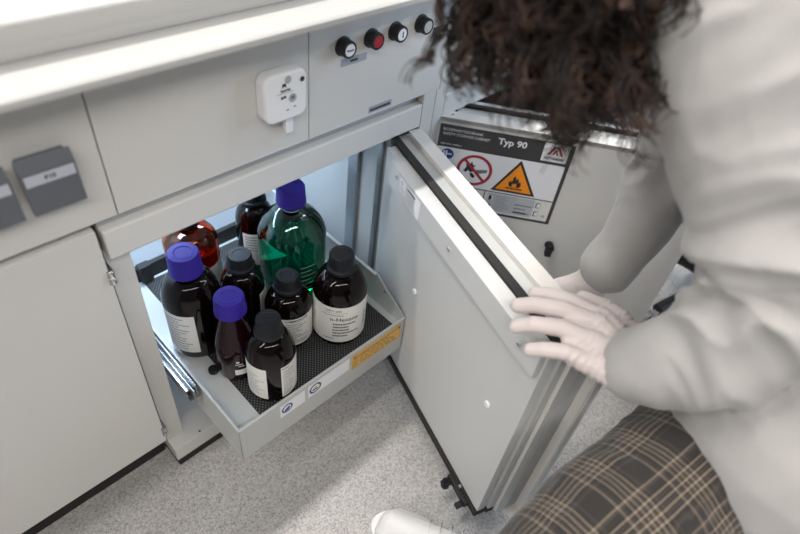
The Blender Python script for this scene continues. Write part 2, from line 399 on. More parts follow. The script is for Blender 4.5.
mb = MB(D2); mb.box(.03, .54, .058, .068, .08, .572, 'rubber'); mb.build('door_seal', door2, label='black foaming seal')
mb = MB(D2); mb.box(.04, .53, .068, .095, .084, .565, 'board'); mb.build('inner_cover', door2, .001)
LF = lambda p: D2((p[0], -.0005 - p[2], p[1]))
mb = MB(LF)
X0, X1, Z0, Z1 = .0022, .2668, .360, .5565
mb.rect(X0, X1, Z0, Z1, 0, 'band'); mb.rect(X0 + .001, .2595, .3665, .507, .0003, 'paper')
mb.rect(X0 + .001, .2595, .3665, .419, .0004, 'labelpaper'); mb.rect(.1255, .2240, .3700, .4165, .0005, 'labelgrey')
mb.rect(.2075, .2575, .5135, .5545, .0003, 'paper')
mb.rect(X0, .2595, .4185, .4208, .0006, 'ink'); mb.rect(.1165, .1185, .3665, .419, .0006, 'ink')
label = mb.build('warning_label', door2, label='black banded label with warning pictograms')
mb = MB(LF)
mb.text('SICHERHEITSSCHRANK', .0085, .5435, .0062, .0006, 'paper', 0, .079); mb.text('SAFETY STORAGE CABINET', .0095, .5340, .0062, .0006, 'paper', 0, .093)
mb.text('DIN EN 14470-1', .0085, .5125, .0036, .0006, 'paper', .01, .041)
mb.text('Typ 90', .1185, .5335, .0135, .0006, 'paper', .035, .057)
mb.build('label_lettering', door2)
mb = MB(LF); R_ = .0365; cx, cy = .0855, .4635                          # no naked flame
mb.disc(cx, cy, R_, .0006, 'paper')
fl_ = [(-.022, -.004), (-.017, .006), (-.019, .013), (-.012, .010), (-.008, .020), (-.004, .012), (.001, .012), (-.004, .004), (.000, -.002), (-.008, -.006), (-.012, -.001), (-.016, -.007)]
mb.poly([(cx + a, cy + b) for a, b in fl_], .0009, 'ink')
mb.poly([(cx - .002, cy - .003), (cx + .004, cy + .002), (cx + .026, cy + .006), (cx + .026, cy - .001), (cx + .004, cy - .008)], .0009, 'tool')
mb.poly([(cx - .008, cy - .008), (cx - .004, cy - .006), (cx + .004, cy - .013), (cx + .002, cy - .019), (cx - .005, cy - .016)], .0009, 'ink')
mb.ring(cx, cy, R_ - .0062, R_, .0012, 'redsign')
c45 = .70710678
def bar45(cx, cy, L, w, z, m): mb.poly([(cx + (a - b) * c45 * 1, cy - (a + b) * c45) for a, b in ((-L, -w), (L, -w), (L, w), (-L, w))], z, m)
bar45(cx, cy, R_ - .003, .0030, .0015, 'redsign')
mb.build('prohibition_sign', door2, label='red ring flame ban sign')
mb = MB(LF); tri = [(.1733, .5035), (.1283, .4250), (.2183, .4250)]; g = (.1733, .4512)
def sc(pts, k): return [(g[0] + (a - g[0]) * k, g[1] + (b - g[1]) * k) for a, b in pts]
mb.poly(sc(tri, 1.03), .0006, 'ink'); mb.poly(sc(tri, .84), .0009, 'orange')
fx, fy = .1733, .4400
flame = [(-.010, 0), (-.0135, .006), (-.0125, .012), (-.0095, .0165), (-.0092, .010), (-.0065, .015), (-.0060, .0215), (-.0030, .028), (-.0012, .0225), (.0020, .018), (.0035, .023), (.0062, .0165), (.0068, .011), (.0092, .0145), (.0120, .010), (.0120, .005), (.009, 0)]
mb.poly([(fx + a, fy + b) for a, b in flame], .0012, 'ink')
mb.poly([(fx + a, fy + b) for a, b in [(-.0045, .001), (-.006, .005), (-.003, .0095), (-.001, .006), (.002, .011), (.004, .005), (.003, .001)]], .0015, 'orange')
mb.rect(.1560, .1905, .4345, .4375, .0012, 'ink'); mb.build('flammable_triangle', door2, label='orange flame warning triangle')
mb = MB(LF); mb.disc(.0255, .4915, .0125, .0006, 'bluesign'); mb.rect(.0165, .0200, .4845, .4985, .0009, 'paper'); mb.rect(.0215, .0245, .4835, .4995, .0009, 'paper'); mb.rect(.0245, .0345, .4905, .4935, .0009, 'paper')
mb.build('mandatory_sign', door2, label='small blue round sign')
mb = MB(LF)                                                            # emblem: red pitched bands over a wordmark
for k, (a, b) in enumerate(((.2165, .2325), (.2485, .2325))):
    s = 1 if k == 0 else -1
    mb.poly([(a, .5290), (a + s * .0055, .5290), (b - s * .0005, .5480), (b - s * .0055, .5480)], .0006, 'redsign')
mb.poly([(.2265, .5290), (.2295, .5290), (.2325, .5365), (.2355, .5290), (.2385, .5290), (.2325, .5440)], .0009, 'redsign')
mb.rect(.2300, .2350, .5445, .5480, .0006, 'redsign')
mb.text('KÖTTERMANN', .2135, .5185, .0056, .0006, 'ink', .04, .0385)
mb.build('maker_emblem', door2, label='red roof shaped emblem')
mb = MB(LF)
for a, b, s in ((.1309, .4045, 0), (.2312, .4045, 1), (.2312, .3825, 1), (.1325, .3825, 2)):
    mb.rect(a - .0068, a + .0068, b - .0078, b + .0078, .0007, 'ink'); mb.rect(a - .0062, a + .0062, b - .0072, b + .0072, .0009, 'paper'); mb.rect(a - .0035, a + .0035, b - .0058, b + .0058, .0011, 'ink')
    if s == 1: mb.poly([(a - .001, b - .005), (a + .004, b - .003), (a + .004, b + .003), (a - .001, b + .005)], .0013, 'paper')
bars(mb, .144, .176, .374, .412, 7, .0008, 'tool', .22, 21); bars(mb, .185, .222, .373, .402, 3, .0008, 'inkgrey', .3, 22)
mb.rect(.186, .213, .3755, .3795, .0009, 'ink')
mb.text('CE', .2445, .3765, .005, .0007, 'ink', .02); mb.build('instruction_pictograms', door2)
mb = MB(D2); a, z = .284, .3055
mb.cyl((a, -.0005, z + .002), (a, -.006, z + .002), .0095, 'black'); mb.box(a - .006, a + .008, -.022, -.005, z - .018, z + .002, 'black'); mb.cyl((a + .002, -.006, z + .003), (a + .002, -.020, z + .003), .0085, 'blackcap')
mb.build('lock', door2, .001, label='black door lock knob')

# ---- right base cabinet
t = thing('base_cabinet', (1.85, .28, 0), 'pale base cabinet with two closed doors at the right, behind the coat', 'cabinet')
mb = MB(); mb.box(1.40, 2.58, .022, .58, .10, .632, 'panel'); mb.build('body', t)
mb = MB(); mb.box(1.40, 2.58, .052, .56, 0, .10, 'rubber'); mb.build('plinth', t)
for a, b, h in ((1.405, 1.8895, 1.874), (1.8915, 2.575, None)):
    mb = MB(); mb.box(a, b, 0, .02, .103, .63, 'core'); dd = mb.build('door', t, .0012)
    if h: mb = MB(); mb.cyl((h, 0, .19), (h, -.014, .19), .006, 'black'); mb.box(h - .006, h + .006, -.018, -.006, .175, .205, 'black'); mb.build('handle', dd, .001)

# ------------------------------------------------------------------ fascia fittings
def outlet(x0, x1, text, label):
    t = thing('power_outlet', ((x0 + x1) / 2, 0, .719), label, 'socket', 'grey flip-lid sockets on the fascia')
    mb = MB(); mb.box(x0 + .003, x1 - .003, -.012, 0, .689, .749, 'socket'); mb.build('back_box', t, .002)
    mb = MB(frame((0, 0, 0), (0, 1, 0), (0, 0, 1), (1, 0, 0)))
    mb.prism([(-.012, .686), (-.020, .686), (-.019, .738), (-.013, .7515), (-.0115, .752)], x0, x1, 'socket'); l = mb.build('lid', t, .0015)
    mb = MB(frame((0, -.0205, 0), (1, 0, .0), (0, .026, 1), (0, -1, 0)))
    T0 = frame((0, -.0204, .686), (1, 0, 0), Vector((0, .001, .052)).normalized(), (0, -1, 0))
    mb = MB(T0); mb.rect(x0 + .0025, x1 - .0025, .0365, .0495, 0, 'socketlabel')
    if text: mb.text(text, (x0 + x1) / 2 - .006, .0405, .0055, .0004, 'ink', .02)
    mb.build('label_strip', t)
outlet(.0915, .1475, 'P10', 'grey flip-lid socket with a printed code on its pale strip')
outlet(.0265, .0825, None, 'grey flip-lid socket cut by the left picture edge')

t = thing('gas_detector', (.43, 0, .70), 'white rounded square detector with a grey sensor eye on the fascia', 'detector')
def rounded(x0, x1, y0, y1, r, n=6):
    pts = []
    for cx, cy, a0 in ((x1 - r, y1 - r, 0), (x0 + r, y1 - r, 90), (x0 + r, y0 + r, 180), (x1 - r, y0 + r, 270)):
        pts += [(cx + r * math.cos(math.radians(a0 + 90 * k / n)), cy + r * math.sin(math.radians(a0 + 90 * k / n))) for k in range(n + 1)]
    return pts
FD = frame((-.006, 0, .003), (1, 0, 0), (0, 0, 1), (0, -1, 0))
mb = MB(FD); mb.prism(rounded(.3955, .4655, .692, .762, .014), 0, .021, 'plastic'); mb.build('housing', t, .003)
mb = MB(FD); mb.disc(.441, .7235, .0065, .0214, 'sensor'); mb.disc(.441, .7245, .003, .0217, 'inkgrey'); mb.disc(.434, .7515, .0055, .0214, 'sensor'); mb.build('sensor_eye', t)
mb = MB(FD); mb.disc(.4575, .7465, .0038, .0214, 'ink'); mb.build('status_light', t)
mb = MB(FD); mb.text('Smart Hub', .4215, .736, .0036, .0214, 'ink', .05, .016); mb.rect(.4145, .443, .7335, .7341, .0214, 'inkgrey'); mb.disc(.4235, .7275, .0021, .0214, 'ink'); mb.disc(.428, .728, .0021, .0214, 'ink')
mb.poly([(.4235, .741), (.4275, .7435), (.431, .741), (.430, .7475), (.425, .7475)], .0214, 'ink'); bars(mb, .430, .437, .706, .710, 1, .0214, 'ink'); bars(mb, .442, .449, .708, .712, 1, .0214, 'ink'); mb.build('printed_marks', t)
mb = MB(FD); mb.prism(rounded(.4345, .4475, .664, .692, .003), .004, .012, 'plastic'); mb.cyl((.440, .669, .0065), (.4375, .652, .0035), .0008, 'plastic'); mb.build('hanging_tab', t, .001)

btn = [(.5405, 'white', 'Reset', 'black rimmed push button with a white printed cap'), (.5955, 'redcap', None, 'black rimmed push button with a red cap'),
       (.6455, 'white', '1', 'black rimmed push button with a white cap reading 1'), (.7035, 'sensor', None, 'black rimmed push button with a grey cap, half behind a curl')]
for x, c, tx, lab in btn:
    t = thing('push_button', (x, 0, .763), lab, 'button', 'push buttons in a row on the fascia')
    mb = MB(frame((x, 0, .7665), (1, 0, 0), (0, 0, 1), (0, -1, 0)))
    mb.lathe([(.0145, 0), (.0145, .002), (.0128, .003), (.0128, .016), (.0115, .0175), (.0096, .0175), (.0096, .016)], 'black', 40, rib=lambda i, z: 1 + (.018 if (i % 2 and .003 < z < .016) else 0)); mb.build('bezel', t)
    mb = MB(frame((x, 0, .7665), (1, 0, 0), (0, 0, 1), (0, -1, 0)))
    mb.lathe([(.0094, .012), (.0094, .0165), (.0088, .0172)], 'plastic' if c == 'white' else c, 36)
    if tx == '1': mb.text('1', -.002, -.0042, .0085, .0176, 'bluesign', .06)
    elif tx: mb.text(tx, -.0068, -.0015, .0036, .0176, 'bluesign', .03, .0136)
    mb.build('cap', t)

# ------------------------------------------------------------------ bottles
ZD = .1651
POST = TRAY
def arc_T(cx, cy, r, phi):   # local x -> arc length around the bottle (rightwards as seen), y -> z, z -> outwards
    def T(p):
        a = phi + p[0] / r
        return Vector((cx + (r + p[2]) * math.cos(a), cy + (r + p[2]) * math.sin(a), p[1]))
    return T
def arc_rect(mb, x0, x1, y0, y1, z, m, n=24):
    vs = []; fs = []
    for i in range(n + 1):
        x = x0 + (x1 - x0) * i / n; vs += [(x, y0, z), (x, y1, z)]
    for i in range(n): fs.append((2 * i, 2 * i + 2, 2 * i + 3, 2 * i + 1))
    mb.add(vs, fs, m, True)
def arc_bars(mb, x0, x1, y0, y1, n, z, m, frac, seed):
    rg = random.Random(seed); dy = (y1 - y0) / n
    for i in range(n):
        y = y1 - (i + .5) * dy; x = x0; xe = x0 + (x1 - x0) * rg.uniform(.5, 1)
        while x < xe:
            w = min(rg.uniform(.002, .006), xe - x); arc_rect(mb, x, x + w * .8, y - dy * frac / 2, y + dy * frac / 2, z, m, 3); x += w

def bottle(name, x, y, r, h, label, cap='blackcap', neck=.016, capr=.019, caph=.03, glass='amber', slope=.34, bodytop=.64, labels=(), cone=False, twostep=False, cat='bottle', drop_cap_ring=True):
    t = thing(name, (x, y, ZD), label, cat, 'reagent bottles on the pull-out tray')
    zb = ZD; hn = h - caph
    zs = hn * bodytop; zn = hn - .006
    prof = [(r * .86, 0), (r * .96, .002), (r, .007), (r, zs)]
    for k in range(1, 13):
        u = k / 12
        if cone: rr = r + (neck - r) * u ** 1.25 if u < 1 else neck
        else: rr = neck + (r - neck) * (max(0, 1 - u ** 2) ** .5) 
        prof.append((rr, zs + (zn - zs) * u))
    prof += [(neck, hn), (neck, h - .004)]
    mb = MB(frame((x, y, zb), (1, 0, 0), (0, 1, 0), (0, 0, 1)))
    mb.lathe(prof, glass, 56); mb.build('body', t, flat_angle=60)
    mb = MB(frame((x, y, zb + hn), (1, 0, 0), (0, 1, 0), (0, 0, 1)))
    if cap == 'bluecap':
        mb.lathe([(capr * 1.06, 0), (capr * 1.06, .006), (capr, .0085), (capr * .97, caph - .004), (capr * .90, caph), (capr * .55, caph + .0003), (capr * .5, caph - .0008)], cap, 96, rib=lambda i, z: 1 + (.02 if (i % 3 == 0 and .0085 <= z < caph - .001) else 0))
    else:
        mb.lathe([(capr * 1.22, -.004), (capr * 1.23, .003), (capr * 1.10, .0065), (capr * 1.05, .009), (capr, caph - .003), (capr * .93, caph), (capr * .6, caph), (capr * .55, caph - .001)], cap, 80, rib=lambda i, z: 1 + (.022 if (i % 2 and .009 <= z < caph - .001) else 0))
    mb.build('cap', t)
    for k, L in enumerate(labels):
        phi, x0, x1, z0, z1 = L[:5]; mb = MB(arc_T(x, y, r, phi)); m = L[5] if len(L) > 5 else 'labelpaper'
        arc_rect(mb, x0, x1, ZD + z0, ZD + z1, .0005, m)
        if len(L) > 6:
            for it in L[6]:
                if it[0] == 't': mb.text(it[1], it[2], ZD + it[3], it[4], .0009, 'ink', it[5])
                else: arc_bars(mb, it[1], it[2], ZD + it[3], ZD + it[4], it[5], .0009, it[6], it[7], k * 7 + it[5])
        mb.build('label', t)
    return t
dg = math.radians
C_ = -2.15       # bearing of the viewer from the bottles
bottle('reagent_bottle', .302, .130, .0535, .238, 'tall black-brown bottle with a blue screw cap, leftmost on the tray', 'bluecap', .020, .0285, .044, slope=.3, bodytop=.66,
       labels=[(C_, -.062, .006, .022, .126, 'labelpaper', [('b', -.055, .0, .028, .120, 12, 'inkgrey', .3)])])
bottle('reagent_bottle', .3215, .023, .0375, .202, 'small brown bottle with a blue cap and a tiny white writing field', 'bluecap', .0185, .0272, .036, 'amber_purple', bodytop=.48, cone=True,
       labels=[(C_, -.004, .026, .022, .038, 'labelpaper'), (C_, -.002, .012, .052, .054, 'labelpaper'), (C_, .000, .006, .058, .062, 'labelpaper'), (C_, .004, .014, .046, .048, 'labelpaper')])
bottle('reagent_bottle', .4035, .118, 0.0435, .184, 'black-capped dark bottle standing behind the small blue-capped one', 'blackcap', .0165, .0225, .030, bodytop=.62,
       labels=[(C_, .035, .10, .025, .10, 'labelpaper', [('b', .038, .09, .03, .095, 8, 'inkgrey', .3)])])
bottle('reagent_bottle', .4485, .029, .0465, .169, 'middle dark bottle with black cap and wrapped white label, left of the largest labelled one', 'blackcap', .0165, .0215, .030, bodytop=.66,
       labels=[(C_, -.034, .095, .012, .092, 'labelpaper', [('t', 'CHEMSOLUTE', -.010, .0835, .0055, .03), ('b', -.022, .040, .018, .079, 11, 'inkgrey', .4)])])
bottle('reagent_bottle', .3490, -.052, .0450, .192, 'front black-capped dark bottle with two separate white label panels', 'blackcap', .0165, .0215, .032, bodytop=.60,
       labels=[(C_, .016, .085, .012, .102, 'labelpaper', [('b', .020, .050, .018, .090, 12, 'inkgrey', .3), ('b', .018, .045, .094, .098, 1, 'ink', .5)]), (C_, -.075, -.010, .012, .102, 'labelpaper', [('b', -.05, -.014, .022, .082, 9, 'inkgrey', .2)])])
bottle('reagent_bottle', .5370, -.024, .0540, .214, 'large dark bottle with a full white label reading n-Hexane', 'blackcap', .0175, .0235, .034, bodytop=.66,
       labels=[(C_, -.085, .10, .014, .118, 'labelpaper', [('t', '1.04371.1000', -.038, .106, .0046, .01), ('t', 'n-Hexane', -.026, .079, .0105, .012), ('b', -.038, .045, .101, .1032, 1, 'ink', .4), ('b', -.020, .038, .030, .074, 5, 'ink', .42), ('b', -.044, .035, .093, .098, 1, 'inkgrey', .4), ('b', .050, .057, .045, .082, 9, 'ink', .6), ('b', -.040, .0, .022, .028, 1, 'inkgrey', .4)])])
bottle('reagent_bottle', .526, .252, .0425, .205, 'dark bottle at the back of the tray half under the cabinet rail, white label', 'blackcap', .0165, .0225, .030, bodytop=.66,
       labels=[(C_, -.030, .06, .020, .110, 'labelpaper', [('b', -.024, .03, .06, .105, 6, 'inkgrey', .4)])])

# clear bottle with green liquid
gx, gy, gr, gh = .537, .132, .0705, .279
t = thing('reagent_bottle', (gx, gy, ZD), 'big clear glass bottle of green liquid with a blue screw cap', 'bottle', 'reagent bottles on the pull-out tray')
def gprof(r, hn, zs, neck, z0, off=0):
    p = [(r * .88 - off, z0), (r * .97 - off, z0 + .003), (r - off, z0 + .010), (r - off, zs)]
    for k in range(1, 15):
        u = k / 14; p.append((neck + (r - neck) * (math.cos(u * PI / 2) ** .72 if u < 1 else 0) - off, zs + (hn - .012 - zs) * u))
    return p
hn = gh - .040
mb = MB(frame((gx, gy, ZD), (1, 0, 0), (0, 1, 0), (0, 0, 1)))
outer = gprof(gr, hn, .158, .021, 0) + [(.021, hn + .02)]
inner = [(r_, z_) for r_, z_ in gprof(gr, hn, .158, .021, .003, .0025)] + [(.0185, hn + .02)]
mb.lathe(outer + inner[::-1], 'glass', 64)
mb.build('body', t, flat_angle=60, label='clear glass')
liq = [(r_ + .0004, z_) for r_, z_ in gprof(gr, hn, .158, .021, .0028, .0025) if z_ < .222]
mb = MB(frame((gx, gy, ZD), (1, 0, 0), (0, 1, 0), (0, 0, 1))); mb.lathe(liq, 'green', 64); mb.build('liquid', t, flat_angle=60, label='green liquid')
mb = MB(frame((gx, gy, ZD + hn), (1, 0, 0), (0, 1, 0), (0, 0, 1)))
mb.lathe([(.0300, 0), (.0300, .007), (.0285, .009), (.0275, .036), (.025, .040), (.013, .0402), (.0125, .039)], 'bluecap', 96, rib=lambda i, z: 1 + (.02 if (i % 3 == 0 and .009 <= z < .037) else 0)); mb.build('cap', t)
mb = MB(arc_T(gx, gy, gr, C_))
for k in range(7): arc_rect(mb, .012, .036 + (.010 if k % 2 == 0 else 0), ZD + .045 + k * .012, ZD + .0462 + k * .012, .0003, 'labelpaper')
mb.build('graduation', t)

# amber bottle, half empty, orange in the light
ix, iy, ir, ih = .372, .250, .0535, .222
t = thing('reagent_bottle', (ix, iy, ZD), 'half-empty amber bottle glowing orange at the left back of the tray', 'bottle', 'reagent bottles on the pull-out tray')
def iprof(r, hn, zs, neck, z0, off=0):
    p = [(r * .88 - off, z0), (r * .97 - off, z0 + .003), (r - off, z0 + .010), (r - off, zs)]
    for k in range(1, 13):
        u = k / 12; p.append((neck + (r - neck) * math.sqrt(max(0, 1 - u ** 2.2)) * (1 - .25 * u) - off, zs + (hn - .01 - zs) * u))
    return p
hn = ih - .03
mb = MB(frame((ix, iy, ZD), (1, 0, 0), (0, 1, 0), (0, 0, 1)))
mb.lathe(iprof(ir, hn, .150, .017, 0) + [(.017, hn + .015)] + ([(.0145, hn + .015)] + iprof(ir, hn, .150, .017, .003, .0025)[::-1]), 'orangeglass', 56); mb.build('body', t, flat_angle=60, label='orange-amber glass')
mb = MB(frame((ix, iy, ZD), (1, 0, 0), (0, 1, 0), (0, 0, 1))); mb.lathe([(r_ + .0003, z_) for r_, z_ in iprof(ir, hn, .140, .017, .0028, .0025) if z_ < .141], 'orangeliquid', 56); mb.build('liquid', t, flat_angle=60, label='dark orange liquid')
mb = MB(frame((ix, iy, ZD + hn), (1, 0, 0), (0, 1, 0), (0, 0, 1))); mb.lathe([(.024, -.002), (.024, .006), (.0215, .009), (.021, .027), (.019, .03)], 'blackcap', 60); mb.build('cap', t)
mb = MB(arc_T(ix, iy, ir, C_)); arc_rect(mb, .035, .085, ZD + .03, ZD + .10, .0005, 'labelpaper'); mb.build('label', t)

POST = lambda p: Vector(p)
# ------------------------------------------------------------------ person
def blob(name, chains, voxel, material, parent, smooth=3, disp=None, ell=None, attr=None, label=None):
    """union of swept round forms, re-skinned into one continuous surface"""
    bm = bmesh.new()
    for ch in chains:
        pts = [(Vector(p), r) for p, r in ch]
        for (a, ra), (b, rb) in zip(pts, pts[1:] if len(pts) > 1 else [pts[0]]):
            L = (b - a).length; n_ = max(1, int(L / (min(ra, rb) * .18)))
            for k in range(n_ + 1):
                u = k / n_; c = a.lerp(b, u); r = ra + (rb - ra) * u
                bmesh.ops.create_icosphere(bm, subdivisions=3 if r > .04 else 2, radius=r, matrix=Matrix.Translation(c))
    for (c, rot, s) in (ell or ()):
        bmesh.ops.create_icosphere(bm, subdivisions=3, radius=1, matrix=Matrix.Translation(Vector(c)) @ rot.to_4x4() @ Matrix.Diagonal((*s, 1)))
    me = bpy.data.meshes.new(name); bm.to_mesh(me); bm.free()
    o = bpy.data.objects.new(name, me); COL.objects.link(o)
    rm = o.modifiers.new('r', 'REMESH'); rm.mode = 'VOXEL'; rm.voxel_size = voxel
    if smooth: s = o.modifiers.new('s', 'SMOOTH'); s.factor = .5; s.iterations = smooth
    dgp = bpy.context.evaluated_depsgraph_get(); me2 = bpy.data.meshes.new_from_object(o.evaluated_get(dgp))
    bpy.data.objects.remove(o); bpy.data.meshes.remove(me)
    N = len(me2.vertices); co = np.empty(N * 3); me2.vertices.foreach_get('co', co); co = co.reshape(-1, 3)
    no = np.empty(N * 3); me2.vertices.foreach_get('normal', no); no = no.reshape(-1, 3)
    if attr:
        A = attr(co); at = me2.attributes.new('plaid', 'FLOAT_VECTOR', 'POINT'); at.data.foreach_set('vector', A.astype(np.float32).ravel())
    if disp: co = co + no * disp(co)[:, None]
    if parent is not None: co = co - np.array(parent.location)
    me2.vertices.foreach_set('co', co.ravel()); me2.polygons.foreach_set('use_smooth', [True] * len(me2.polygons)); me2.update()
    me2.materials.clear(); me2.materials.append(M[material]); me2.name = name
    o = bpy.data.objects.new(name, me2); COL.objects.link(o); o.parent = parent
    if label: o['label'] = label
    return o

def limb_coords(co, chain, ref=(0, 0, 1)):
    """distance along a chain of joints, and arc distance around it"""
    best = np.full(len(co), 1e9); S = np.zeros(len(co)); A = np.zeros(len(co)); s0 = 0; tt = np.zeros(len(co))
    pts = [np.array(p, float) for p in chain]
    for a, b in zip(pts, pts[1:]):
        ab = b - a; L = np.linalg.norm(ab); t_ = ab / L
        s = np.clip((co - a) @ t_, 0, L); q = a + s[:, None] * t_; dd = np.linalg.norm(co - q, axis=1)
        r1 = np.array(ref, float); r1 -= t_ * (r1 @ t_); r1 /= np.linalg.norm(r1); r2 = np.cross(t_, r1)
        w_ = co - q; an = np.arctan2(w_ @ r2, w_ @ r1); k = dd < best
        ext = (co - a) @ t_
        S[k] = s0 + ext[k]; A[k] = an[k]; best[k] = dd[k]; s0 += L
    return S, A, best

def vnoise(co, sc, seed=0):
    return np.array([noise.noise(Vector(c) * sc + Vector((seed, seed * 1.7, 0))) for c in co])

PERSON = thing('person', (.60, -.60, 0), 'person in a white lab coat and plaid trousers, crouching with gloved hands on the door', 'person')
Lsh, Lel, Lwr = (.582, -.473, .960), (.577, -.630, .760), (.526, -.542, .599)
Rsh, Rel, Rwr = (.857, -.33, .955), (.762, -.432, .782), (.701, -.422, .512)
pel, che, nek = (.80, -.715, .55), (.78, -.590, .80), (.70, -.410, .970)
Lhip, Lkn, Lan = (.630, -.690, .490), (.238, -.623, .442), (.425, -.545, .085)
Rhip, Rkn, Ran = (.88, -.64, .49), (1.10, -.620, .090), (1.33, -.92, .075)
head = Vector((.511, -.356, .972))
Fd = Vector((-.62, .35, -.70)).normalized(); Sd = Fd.cross(Vector((0, 0, 1))).normalized(); Ud = Sd.cross(Fd)
Rh = Matrix((Sd, Fd, Ud)).transposed()
def hp(a, b, c): return head + Rh @ Vector((a, b, c))
blob('body', [[(pel, .115), (che, .105), (nek, .060), (hp(0, -.02, -.07), .045), (hp(0, -.01, -.02), .055)], [(Lsh, .045), ((.580, -.551, .872), .036), (Lel, .034), ((.537, -.616, .676), .029), ((.521, -.579, .624), .021), (Lwr, .019)], [(Rsh, .045), (Rel, .034), ((.752, -.439, .702), .030), ((.728, -.442, .600), .021), (Rwr, .017)], [(che, .09), (Lsh, .055)], [(che, .09), (Rsh, .055)],
              [(Lhip, .070), ((.395, -.648, .465), .06), (Lkn, .046), (Lan, .034)], [(Rhip, .075), (Rkn, .050), (Ran, .036)],
              [(hp(0, .078, -.005), .009), (hp(0, .086, -.028), .011)], [(hp(-.018, .072, -.052), .008), (hp(.018, .072, -.052), .008)], [(hp(-.065, 0, .01), .012), (hp(-.065, 0, -.02), .010)], [(hp(.065, 0, .01), .012), (hp(.065, 0, -.02), .010)]],
     .006, 'skin', PERSON, 2, ell=[(head, Rh, (.064, .080, .090)), (hp(0, .025, -.055), Rh, (.044, .050, .050))])

def ridged(s, a, f, seed):
    out = np.empty(len(s))
    for i in range(len(s)):
        c, q = math.cos(a[i]), math.sin(a[i])
        out[i] = noise.noise(Vector((s[i] * f + .9 * c - .7 * q + seed, c * .9, q * .9)))
    return np.abs(out)
def coat_disp(co):
    s, a, dd = limb_coords(co, [Lsh, Lel, Lwr], (-.6, .5, .3))
    n1 = vnoise(co, 13); n2 = vnoise(co, 6, 5)
    near = np.clip((.135 - dd) / .05, 0, 1); el = np.exp(-((s - .24) / .11) ** 2) * .8 + .45
    fold = .30 - ridged(s, a, 17, 3); fold2 = .25 - ridged(s, a, 34, 9)
    s2, a2, dd2 = limb_coords(co, [Rsh, Rel, Rwr], (-.6, .5, .3))
    r2 = (.3 - ridged(s2, a2, 22, 5)) * np.clip((.11 - dd2) / .03, 0, 1) * np.clip((.40 - s2) / .10, .15, 1)
    near = near * np.clip((.455 - s) / .08, .12, 1)
    return near * el * (.030 * fold + .010 * fold2) + .007 * n1 * (1 - near * .6) + .006 * n2 + r2 * .018 - .003
coat_ch = [[(Lsh, .090), ((.574, -.546, .872), .083), (Lel, .080), ((.537, -.616, .676), .061), ((.521, -.579, .624), .049), ((.517, -.560, .605), .044)],
           [(Rsh, .078), (Rel, .060), ((.752, -.439, .702), .058), ((.726, -.441, .595), .047), ((.713, -.434, .555), .046)],
           [(pel, .155), ((.79, -.66, .66), .135), (che, .125), (nek, .085)], [(che, .12), (Lsh, .082)], [(che, .12), (Rsh, .078)], [(Lsh, .078), (nek, .075), (Rsh, .07)],
           [((.640, -.748, .54), .168), ((.70, -.74, .66), .135), ((.672, -.625, .755), .092)], [((.618, -.608, .744), .050), ((.66, -.625, .745), .08)], [((.640, -.748, .54), .168), ((.650, -.865, .385), .155)], [((.660, -.765, .53), .14), (pel, .14)]]
blob('lab_coat', coat_ch, .0045, 'coat', PERSON, 5, disp=coat_disp, label='white long-sleeved lab coat')

leg = [(.84, -.78, .50), Lkn, Lan]
def plaid_attr(co):
    sL, aL, dL = limb_coords(co, [Lhip, Lkn, Lan], (.1, .3, -.9)); sR, aR, dR = limb_coords(co, [Rhip, Rkn, Ran], (0, 0, -1))
    k = dL <= dR; out = np.zeros((len(co), 3)); out[:, 0] = np.where(k, sL, sR); out[:, 1] = np.where(k, aL * .082, aR * .075) + 1.; out[:, 0] += 1.
    return out
def leg_disp(co): return .004 * vnoise(co, 16, 2) + .003 * vnoise(co, 40, 3)
blob('trousers', [[((.78, -.72, .50), .11), (Lhip, .096), ((.395, -.648, .465), .094), (Lkn, .068), ((.335, -.60, .262), .058), ((.408, -.56, .125), .046)],
                  [((.84, -.68, .50), .12), (Rhip, .10), (Rkn, .068), ((1.29, -.865, .085), .055)]], .005, 'plaid', PERSON, 4, disp=leg_disp, attr=plaid_attr, label='brown and cream plaid trousers')

# gloves: palm and five fingers
def digit(pts, r0, r1):
    n_ = len(pts); return [(p, r0 + (r1 - r0) * i / (n_ - 1)) for i, p in enumerate(pts)]
wr = Vector((.526, -.542, .598)); lat = Vector((.93, .35, .06)).normalized()
idx = [(.558, -.488, .598), (.553, -.452, .597), (.549, -.420, .587), (.543, -.397, .5755)]
mid = [(.541, -.493, .601), (.529, -.454, .602), (.515, -.420, .592), (.503, -.395, .5765)]
rin = [(.514, -.503, .599), (.500, -.468, .602), (.484, -.438, .594), (.4735, -.417, .5755)]
pin = [(.490, -.518, .592), (.477, -.492, .597), (.467, -.470, .589), (.4600, -.450, .5735)]
for f_ in (idx, mid, rin, pin): f_[3] = tuple(Vector(f_[3]).lerp(Vector(f_[2]), .27))
thu = [(.574, -.530, .586), (.599, -.503, .580), (.603, -.474, .576), (.596, -.448, .5745)]
hand = [digit(idx, .0128, .0102), digit(mid, .0130, .0104), digit(rin, .0126, .0101), digit(pin, .0116, .0093), digit(thu, .0145, .0098)]
cols = [(idx, .016), (mid, .005), (rin, -.006), (pin, -.024)]
for q in range(12):
    row = []
    for f_, o_ in cols:
        w_ = wr + lat * o_ * 1.3; a_, b_ = Vector(f_[0]), Vector(f_[1])
        p_ = w_.lerp(a_, q / 7) if q < 8 else a_.lerp(b_, (.22, .42, .60, .76)[q - 8])
        row.append((tuple(p_ + Vector((0, 0, -.002 - .001 * max(0, q - 7)))), (.0175 - .0006 * q) if q < 9 else (.0115, .0105, .0095)[q - 9]))
    hand.append(row)
